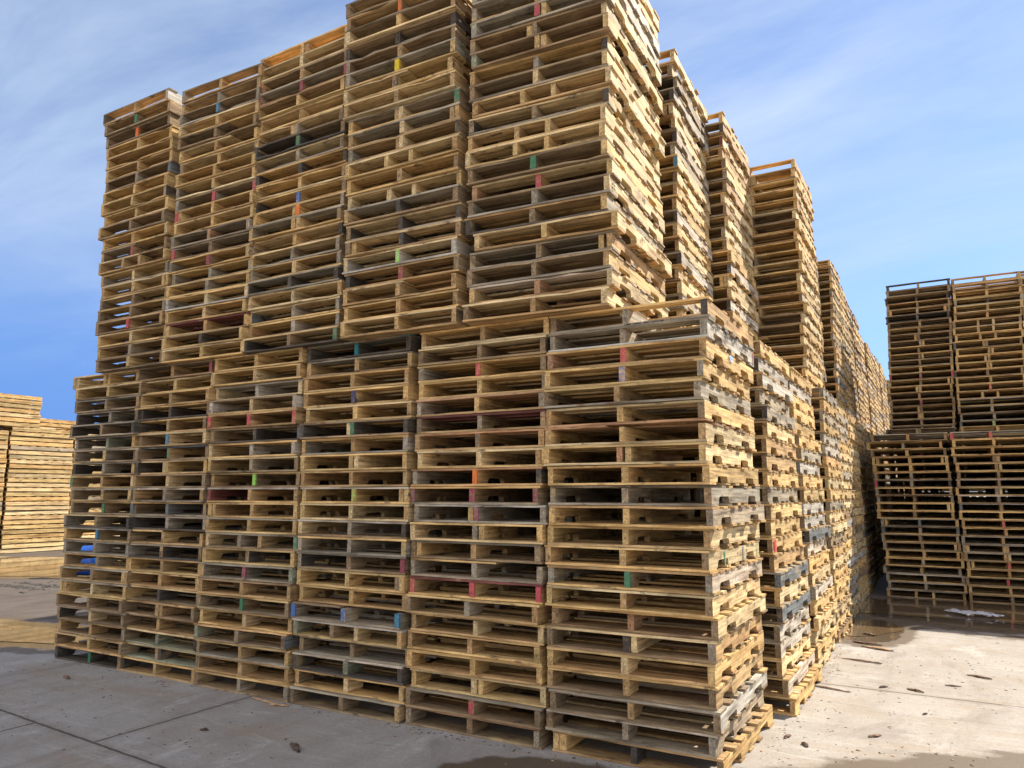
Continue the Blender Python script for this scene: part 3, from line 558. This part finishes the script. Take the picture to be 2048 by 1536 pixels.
    c = mixc(t, maprange(t, noise(5.0, 6, .7, (.25, 1.1, 1), (6, 2, 0), 1.2, 1.3), .57, .70, 0, .35), c, (.17, .14, .115, 1))
    # damp patches (darker, smoother): distance fields broken up by noise
    def patch(cx, cy, rx, ry, amp=.9, rot=0.0):
        mp = node(t, 'ShaderNodeMapping'); mp.vector_type = 'TEXTURE'
        mp.inputs['Location'].default_value = (cx, cy, 0); mp.inputs['Rotation'].default_value = (0, 0, rot); mp.inputs['Scale'].default_value = (rx, ry, 1); l.new(pos, mp.inputs[0])
        sx = node(t, 'ShaderNodeSeparateXYZ'); l.new(mp.outputs[0], sx.inputs[0])
        d2 = tmath(t, 'SQRT', tmath(t, 'ADD', tmath(t, 'POWER', sx.outputs[0], 2), tmath(t, 'POWER', sx.outputs[1], 2)))
        dn_ = tmath(t, 'ADD', d2, tmath(t, 'MULTIPLY', tmath(t, 'SUBTRACT', med, .5), amp)); dn_ = tmath(t, 'ADD', dn_, tmath(t, 'MULTIPLY', tmath(t, 'SUBTRACT', streak, .5), amp))
        return maprange(t, dn_, .93, 1.03, 1, 0)
    wet = [patch(1.9, 7.3, 2.6, 1.75), patch(.25, 5.3, .5, 1.0, .5), patch(1.42, .22, 2.3, .98, .42, .66), patch(-7.9, .5, 2.0, .85, .6, .1), patch(-15.5, 5.0, 4.4, 2.3, .5, .25), patch(0.3, 12, 1.0, 5.5, .6), patch(-.75, -.55, .65, .5, .6)]
    wm = wet[0]
    for q in wet[1:]: wm = tmath(t, 'MAXIMUM', wm, q)
    wc = mixc(t, maprange(t, fine, .3, .7, 0, .6), (.115, .082, .05, 1), (.075, .053, .035, 1))
    c = mixc(t, tmath(t, 'MULTIPLY', wm, .93), c, wc)
    l.new(c, b.inputs['Base Color']); b.inputs['Specular IOR Level'].default_value = .25
    pud = [patch(1.9, 7.4, 2.2, 1.45), patch(.22, 5.35, .38, .8, .5), patch(-7.9, .5, 1.7, .65, .6, .1), patch(-15.5, 5.0, 4.2, 2.1, .5, .25)]
    pm = pud[0]
    for q in pud[1:]: pm = tmath(t, 'MAXIMUM', pm, q)
    ro = tmath(t, 'SUBTRACT', .9, tmath(t, 'MULTIPLY', wm, .35)); ro = tmath(t, 'MAXIMUM', tmath(t, 'SUBTRACT', ro, tmath(t, 'MULTIPLY', pm, .6)), .05)
    l.new(ro, b.inputs['Roughness'])
    hgt = tmath(t, 'ADD', tmath(t, 'MULTIPLY', fine, .5), tmath(t, 'MULTIPLY', grit, .25)); hgt = tmath(t, 'SUBTRACT', hgt, tmath(t, 'MULTIPLY', jm, 1.5))
    hgt = tmath(t, 'MULTIPLY', hgt, tmath(t, 'SUBTRACT', 1.0, tmath(t, 'MULTIPLY', pm, .97)))
    bp = node(t, 'ShaderNodeBump', Strength=.5, Distance=.006); l.new(hgt, bp.inputs['Height']); l.new(bp.outputs[0], b.inputs['Normal'])
    return m
GM = make_ground()
me = bpy.data.meshes.new('ground'); me.from_pydata([(-1500, -1500, 0), (1500, -1500, 0), (1500, 1500, 0), (-1500, 1500, 0)], [], [(0, 1, 2, 3)]); me.materials.append(GM)
tag(link('ground', me), 'pale worn concrete slabs and dirt of the pallet yard', 'ground', None, 'structure')

# puddles: thin sheets of muddy water with ragged outlines
def make_water():
    m, t, b = new_mat('muddy_water'); l = t.links
    b.inputs['Base Color'].default_value = (.17, .115, .065, 1); b.inputs['Roughness'].default_value = .045; b.inputs['IOR'].default_value = 1.33
    b.inputs['Coat Weight'].default_value = .6; b.inputs['Coat Roughness'].default_value = .03
    n = node(t, 'ShaderNodeTexNoise', Scale=1.0, Detail=3.0); mp = node(t, 'ShaderNodeMapping'); mp.inputs['Scale'].default_value = (2.0, 7, 1); mp.inputs['Rotation'].default_value = (0, 0, .4)
    geo = node(t, 'ShaderNodeNewGeometry'); l.new(geo.outputs['Position'], mp.inputs[0]); l.new(mp.outputs[0], n.inputs['Vector'])
    bp = node(t, 'ShaderNodeBump', Strength=.30, Distance=.02); l.new(n.outputs['Fac'], bp.inputs['Height']); l.new(bp.outputs[0], b.inputs['Normal'])
    return m
WM = make_water()
def puddle(cx, cy, rx, ry, rot, seed, label, group=None):
    r = random.Random(seed); n = 90; ph = [r.uniform(0, 6.28) for _ in range(8)]
    vs = []
    for i in range(n):
        a = 2 * math.pi * i / n; k = 1 + sum(.24 / (j + 1) * math.sin((j + 2) * a + ph[j]) for j in range(7)) + r.uniform(-.02, .02)
        x, y = rx * k * math.cos(a), ry * k * math.sin(a)
        vs.append((cx + x * math.cos(rot) - y * math.sin(rot), cy + x * math.sin(rot) + y * math.cos(rot), .004))
    vs.append((cx, cy, .004))
    me = bpy.data.meshes.new('puddle'); me.from_pydata(vs, [], [(i, (i + 1) % n, n) for i in range(n)]); me.materials.append(WM)
    tag(link('puddle', me), label, 'puddle', 'muddy puddles on the concrete', 'structure')
puddle(1.9, 7.5, 2.0, 1.15, .05, 3, 'brown puddle in front of the shaded right-hand pile')
puddle(.22, 5.4, .26, .62, -.1, 8, 'small brown puddle at the foot of the sunlit side of the main pile')
puddle(-7.95, .48, 1.35, .50, .12, 4, 'shallow puddle left of the far-left stack reflecting pallets')
puddle(-15.9, 5.2, 4.0, 1.75, .25, 6, 'wide muddy puddle before the distant sunlit stacks')

# ------------------------------------------------------------------ small things on the ground
def lump(name, loc, size, rot, col, seed, label, cat, group, flat=.35, sharp=.25, n=9):
    """a splintered, bark-like chip: an irregular tapering bar"""
    r = random.Random(seed); L_, Wd, Ht = size; vs = []; fs = []; k = 7
    for i in range(n):
        u = i / (n - 1); ww = Wd * .8 * (.35 + .65 * math.sin(math.pi * min(1, max(0, u * .9 + .08))) + r.uniform(-sharp, sharp)); hh = Ht * (.5 + .5 * math.sin(math.pi * (u * .9 + .05)) + r.uniform(-.2, .2))
        cy = r.uniform(-.12, .12) * Wd
        for j in range(k):
            a = 2 * math.pi * j / k; q = 1 + r.uniform(-sharp, sharp)
            vs.append(((u - .5) * L_ + r.uniform(-.5, .5) * L_ / n, cy + ww * .5 * math.cos(a) * q, max(.0005, hh * .5 + hh * .5 * math.sin(a) * q)))
    for i in range(n - 1):
        for j in range(k):
            a, b_ = i * k + j, i * k + (j + 1) % k; fs.append((a, b_, b_ + k, a + k))
    fs.append(tuple(range(k))[::-1]); fs.append(tuple((n - 1) * k + j for j in range(k)))
    me = bpy.data.meshes.new(name); me.from_pydata(vs, [], fs); me.materials.append(col)
    o = link(name, me); o.location = loc; o.rotation_euler = (0, 0, rot); tag(o, label, cat, group); return o
def bark_mat(name, c1, c2):
    m, t, b = new_mat(name); g = node(t, 'ShaderNodeTexNoise', Scale=1.0, Detail=6.0); tcn = node(t, 'ShaderNodeTexCoord'); mp = node(t, 'ShaderNodeMapping'); mp.inputs['Scale'].default_value = (18, 130, 130)
    t.links.new(tcn.outputs['Object'], mp.inputs[0]); t.links.new(mp.outputs[0], g.inputs['Vector'])
    t.links.new(mixc(t, maprange(t, g.outputs['Fac'], .35, .65), c1, c2), b.inputs['Base Color']); b.inputs['Roughness'].default_value = .85
    return m
BARK = bark_mat('bark', (.045, .028, .02, 1), (.13, .08, .05, 1)); CHIP = bark_mat('splinter_wood', (.30, .17, .09, 1), (.52, .33, .18, 1)); DARKCHIP = bark_mat('dark_splinter', (.10, .055, .03, 1), (.22, .12, .07, 1)); MUD = bark_mat('mud', (.03, .026, .023, 1), (.07, .06, .05, 1))
CH = [((-2.34, -.71), (.15, .05, .025), -.55, BARK, 'largest dark bark chip on the shaded concrete in front of the pile'),
      ((-3.11, -.74), (.055, .04, .012), .3, BARK, 'small dark bark flake on the shaded concrete near the slab joint'),
      ((-5.25, -.38), (.11, .045, .02), -.3, DARKCHIP, 'brown wood chunk on the ground left of the far-left stack'),
      ((-3.30, -.07), (.30, .035, .012), -.15, CHIP, 'long reddish splinter lying against the foot of the third stack'),
      ((-3.12, -.10), (.14, .03, .016), .35, CHIP, 'short pale splinter at the foot of the third stack'),
      ((.15, .97), (.075, .03, .014), 1.3, DARKCHIP, 'brown chip by the foot of the sunlit corner stack'),
      ((.27, .86), (.07, .035, .014), 2.2, BARK, 'dark curled chip near the wet concrete edge'),
      ((.22, 2.36), (.30, .035, .012), -.3, DARKCHIP, 'split brown sliver beside the slab joint'),
      ((.34, 3.55), (.34, .035, .014), -.25, DARKCHIP, 'forked brown twig in the sun near the second lane stack'),
      ((.42, 4.22), (.30, .06, .02), -.4, CHIP, 'pale curved bark strip in the sun'),
      ((.31, 4.45), (.28, .05, .02), -.3, DARKCHIP, 'dark bark strip beside the pale curved strip'),
      ((.28, 5.0), (.16, .05, .02), -.6, BARK, 'dark chip at the rim of the small brown puddle'),
      ((1.24, 3.37), (.19, .04, .016), -.5, DARKCHIP, 'brown stick farthest right on the sunlit concrete'),
      ((1.05, 2.93), (.11, .03, .01), .1, BARK, 'short dark stick above the slab joint at right'),
      ((.58, 2.62), (.09, .03, .012), .9, BARK, 'small dark chip above the middle of the slab joint'),
      ((.80, 2.62), (.13, .04, .014), -.5, DARKCHIP, 'crumpled brown leaf chip just above the slab joint'),
      ((.88, 1.95), (.05, .02, .01), 1.1, BARK, 'tiny dark chip alone below the slab joint'),
      ((.62, 1.25), (.10, .035, .012), .8, DARKCHIP, 'brown scrap near the rim of the wet concrete')]
for i, (xy, sz, rot, mt, lab) in enumerate(CH):
    lump('wood_chip', (xy[0], xy[1], .002), sz, rot, mt, 40 + i, lab, 'wood chip', 'wood chips on the concrete')
# scattered sawdust, bark crumbs and gravel: uncountable
def crumbs(name, label, n, spots, seed, mat, s0, s1):
    r = random.Random(seed); vs = []; fs = []
    for _ in range(n):
        cx, cy, rx, ry = r.choice(spots); x = r.gauss(cx, rx); y = r.gauss(cy, ry)
        if -6.2 < x < .06 and y > -.02 and y < 24: continue
        s = r.uniform(s0, s1); a = r.uniform(0, 6.28); l_ = s * r.uniform(1, 3.2); hh = s * r.uniform(.25, .6); b0 = len(vs)
        for (u, w_, z) in ((-l_, -s, 0), (l_, -s * .6, 0), (l_ * .8, s, 0), (-l_ * .7, s * .8, 0), (-l_ * .6, -s * .4, hh), (l_ * .6, -s * .3, hh * .8), (l_ * .5, s * .5, hh), (-l_ * .5, s * .5, hh * .7)):
            vs.append((x + u * math.cos(a) - w_ * math.sin(a), y + u * math.sin(a) + w_ * math.cos(a), .001 + z))
        fs += [tuple(b0 + q for q in f_) for f_ in ((4, 5, 6, 7), (0, 1, 5, 4), (1, 2, 6, 5), (2, 3, 7, 6), (3, 0, 4, 7))]
    me = bpy.data.meshes.new(name); me.from_pydata(vs, [], fs); me.materials.append(mat); tag(link(name, me), label, name.replace('_', ' '), None, 'stuff')
crumbs('bark_crumbs', 'small dark bark crumbs and splinters scattered over the concrete', 760, [(.8, 2.4, .6, 1.1), (1.5, 3.6, .6, .6), (.35, 1.3, .3, .7), (-2.5, -.8, 1.3, .5), (1.0, .9, .8, .25), (-4.5, -.6, 1.2, .5), (.09, 1.5, .03, 1.2), (.12, 4.0, .04, 1.3), (-1.0, -.06, .8, .03), (-3.5, -.07, 1.5, .03)], 3, BARK, .0015, .006)
crumbs('wood_splinters', 'thin pale wood splinters scattered over the concrete beside the piles', 520, [(.5, 3.0, .45, 1.6), (1.3, 3.2, .6, 1.0), (-3.0, -.3, 1.8, .25), (.1, 1.8, .04, 1.3), (-2.5, -.08, 2.0, .03), (.12, 4.5, .05, 1.2)], 7, CHIP, .002, .006)
crumbs('gravel_ridge', 'low dark ridge of mud clods and gravel before the distant stacks', 520, [(-12.6, 2.75, .7, .05), (-11.6, 3.1, .6, .05), (-13.8, 2.35, .7, .05), (-10.5, 3.45, .6, .07), (-15.3, 1.9, .9, .06)], 9, MUD, .010, .036)

# crumpled clear plastic lying in the right-hand puddle
def plastic():
    m, t, b = new_mat('clear_plastic'); b.inputs['Base Color'].default_value = (.62, .62, .66, 1); b.inputs['Roughness'].default_value = .25; b.inputs['Alpha'].default_value = .75
    r = random.Random(2); nx, ny = 26, 12; vs = []; fs = []
    for j in range(ny):
        for i in range(nx):
            u, v_ = i / (nx - 1) - .5, j / (ny - 1) - .5
            vs.append((u * .62 + r.uniform(-.012, .012) + .05 * math.sin(9 * v_), v_ * .30 * (1 - 1.1 * u * u) + r.uniform(-.01, .01) + .04 * math.sin(11 * u), .012 + abs(.03 * math.sin(13 * u + 5 * v_) * math.cos(17 * v_)) + r.uniform(0, .018)))
    for j in range(ny - 1):
        for i in range(nx - 1):
            a = j * nx + i
            if (abs(i / nx - .5) * 2) ** 2 + (abs(j / ny - .5) * 2) ** 2 > 1.05: continue
            fs.append((a, a + 1, a + nx + 1, a + nx))
    me = bpy.data.meshes.new('plastic_sheet'); me.from_pydata(vs, [], fs); me.materials.append(m)
    o = link('plastic_sheet', me); o.location = (1.27, 7.05, .004); o.rotation_euler = (0, 0, -.35)
    md = o.modifiers.new('thickness', 'SOLIDIFY'); md.thickness = .0015
    tag(o, 'crumpled whitish plastic sheet lying in the brown puddle', 'plastic sheet')
plastic()
# blue plastic drum lying far behind the far-left stack, seen through its fork openings
def drum():
    m, t, b = new_mat('blue_plastic'); b.inputs['Base Color'].default_value = (.015, .10, .45, 1); b.inputs['Roughness'].default_value = .4
    prof = [(0, .0), (.0, .24), (.02, .275), (.10, .28), (.12, .292), (.15, .292), (.17, .28), (.45, .285), (.73, .28), (.75, .292), (.78, .292), (.80, .28), (.88, .275), (.90, .24), (.90, 0)]; prof = [(q * .62, w_) for q, w_ in prof]
    k = 32; vs = [(x, r_ * math.cos(2 * math.pi * j / k), .293 + r_ * math.sin(2 * math.pi * j / k)) for x, r_ in prof for j in range(k)]
    fs = [(i * k + j, i * k + (j + 1) % k, (i + 1) * k + (j + 1) % k, (i + 1) * k + j) for i in range(len(prof) - 1) for j in range(k)]
    root = bpy.data.objects.new('drum', None); C.objects.link(root); root.location = (-12.97, 4.15, 0); root.rotation_euler = (0, 0, .55)
    tag(root, 'blue plastic drum glimpsed through the openings of the lower far-left stack', 'drum')
    me = bpy.data.meshes.new('drum_body'); me.from_pydata(vs, [], fs); me.materials.append(m); o = link('drum_body', me, root)
    for p_ in me.polygons: p_.use_smooth = True
    me = bpy.data.meshes.new('bung_cap'); vv = [(-.03 + .035 * q, .1 + .035 * math.cos(j * math.pi / 6), .40 + .035 * math.sin(j * math.pi / 6)) for q in (0, 1) for j in range(12)]
    me.from_pydata(vv, [], [(j, (j + 1) % 12, 12 + (j + 1) % 12, 12 + j) for j in range(12)] + [tuple(range(12))[::-1]]); me.materials.append(m); link('bung_cap', me, root)
drum()

# ------------------------------------------------------------------ marks on the pallets
def flat_mat(name, c, rough=.8):
    m, t, b = new_mat(name); b.inputs['Base Color'].default_value = (*c, 1); b.inputs['Roughness'].default_value = rough
    g = node(t, 'ShaderNodeTexNoise', Scale=90.0, Detail=4.0); t.links.new(maprange(t, g.outputs['Fac'], .36, .44, 0, 1), b.inputs['Alpha']); return m
INK = flat_mat('stencil_ink', (.05, .045, .04)); FADED = flat_mat('faded_ink', (.16, .13, .10))
def letters(root, txt, size, loc, rot, mat, label):
    cu = bpy.data.curves.new('lettering', 'FONT'); cu.body = txt; cu.size = size; cu.extrude = .0004; cu.align_x = 'LEFT'; cu.offset = size * .02
    tmp = bpy.data.objects.new('t', cu); C.objects.link(tmp); dg = bpy.context.evaluated_depsgraph_get(); me = bpy.data.meshes.new_from_object(tmp.evaluated_get(dg)); bpy.data.objects.remove(tmp)
    me.materials.clear(); me.materials.append(mat); o = link('lettering', me, root); o.location = loc; o.rotation_euler = rot; o['label'] = label
SIDE = (math.pi / 2, 0, math.pi / 2)       # reading along +Y on the right-hand face
def onside(key, i, txt, y, size, z=.045, mat=None, x=PW + .003):
    if (key, i) in PALLETS: letters(PALLETS[(key, i)], txt, size, (x, y, z), SIDE, mat or INK, 'stencilled letters ' + txt)
onside('U4', 15, 'E', .05, .075, .035); onside('U4', 14, 'HB', .62, .05, .05, FADED); onside('R1U', 13, 'HB', .05, .07, .04, FADED)
onside('U4', 17, 'IIII II', .45, .04, .055, FADED); onside('R1U', 10, 'L', .06, .07, .04, FADED)
onside('L5', 1, 'SZAR BR', .08, .040, .068); onside('L5', 1, 'PEDZ', .42, .040, .072); onside('L5', 1, 'BIPB', .60, .044, .066); onside('L5', 1, 'SAR SAB', .86, .040, .072)
onside('R1L', 0, 'HT', .1, .04, .07, FADED); onside('R1L', 1, 'BLBSBL', .5, .035, .06, FADED); onside('R1L', 8, 'B', .08, .06, .04); onside('R1L', 15, 'HB', .72, .05, .05, FADED)
if ('L5', 0) in PALLETS:
    letters(PALLETS[('L5', 0)], 'LUMBER  CAMPING   AMERA CHOICE CAMP', .0125, (.50, -.0035, .002), (math.pi / 2, 0, 0), INK, 'small black stencilled lettering on the board edge')
def spray(key, i, col, y0, y1, z0, z1, seed, swirl=False):
    if (key, i) not in PALLETS: return
    r = random.Random(seed); vs = []; fs = []
    m = flat_mat('spray_' + str(seed), col, .6)
    if not swirl:
        n = 8
        for j in range(n + 1):
            z = z0 + (z1 - z0) * j / n
            for y in (y0, y1): vs.append((PW + .0022, y + r.uniform(-.002, .002), z))
        fs = [(2 * j, 2 * j + 1, 2 * j + 3, 2 * j + 2) for j in range(n)]
    else:
        n = 60; cyy = (y0 + y1) / 2; cz = (z0 + z1) / 2
        for j in range(n + 1):
            a = 9.5 * j / n; rr_ = (.25 + .75 * j / n); y = cyy + (y1 - y0) / 2 * rr_ * math.cos(a); z = cz + (z1 - z0) / 2 * rr_ * math.sin(a) * .95
            for q in (-1, 1): vs.append((PW + .0022, y + q * .009 * math.cos(a), z + q * .006 * math.sin(a)))
        fs = [(2 * j, 2 * j + 1, 2 * j + 3, 2 * j + 2) for j in range(n)]
    me = bpy.data.meshes.new('paint_mark'); me.from_pydata(vs, [], fs); me.materials.append(m); link('paint_mark', me, PALLETS[(key, i)])
spray('L5', 12, (.05, .35, .18), .30, .325, .018, .10, 1); spray('L5', 12, (.05, .25, .5), .73, .755, .018, .10, 2); spray('L5', 12, (.10, .40, .15), 1.12, 1.14, .018, .10, 3)
spray('L5', 2, (.35, .5, .75), .52, .62, .055, .10, 4, True); spray('U0', 6, (.02, .18, .5), .18, .55, .02, .10, 5, True)
spray('R1L', 12, (.6, .02, .05), .03, .10, .017, .103, 6); spray('L5', 1, (.6, .05, .07), 1.17, 1.19, .017, .10, 7); spray('R2U', 4, (.05, .1, .3), .02, .05, .017, .10, 8)
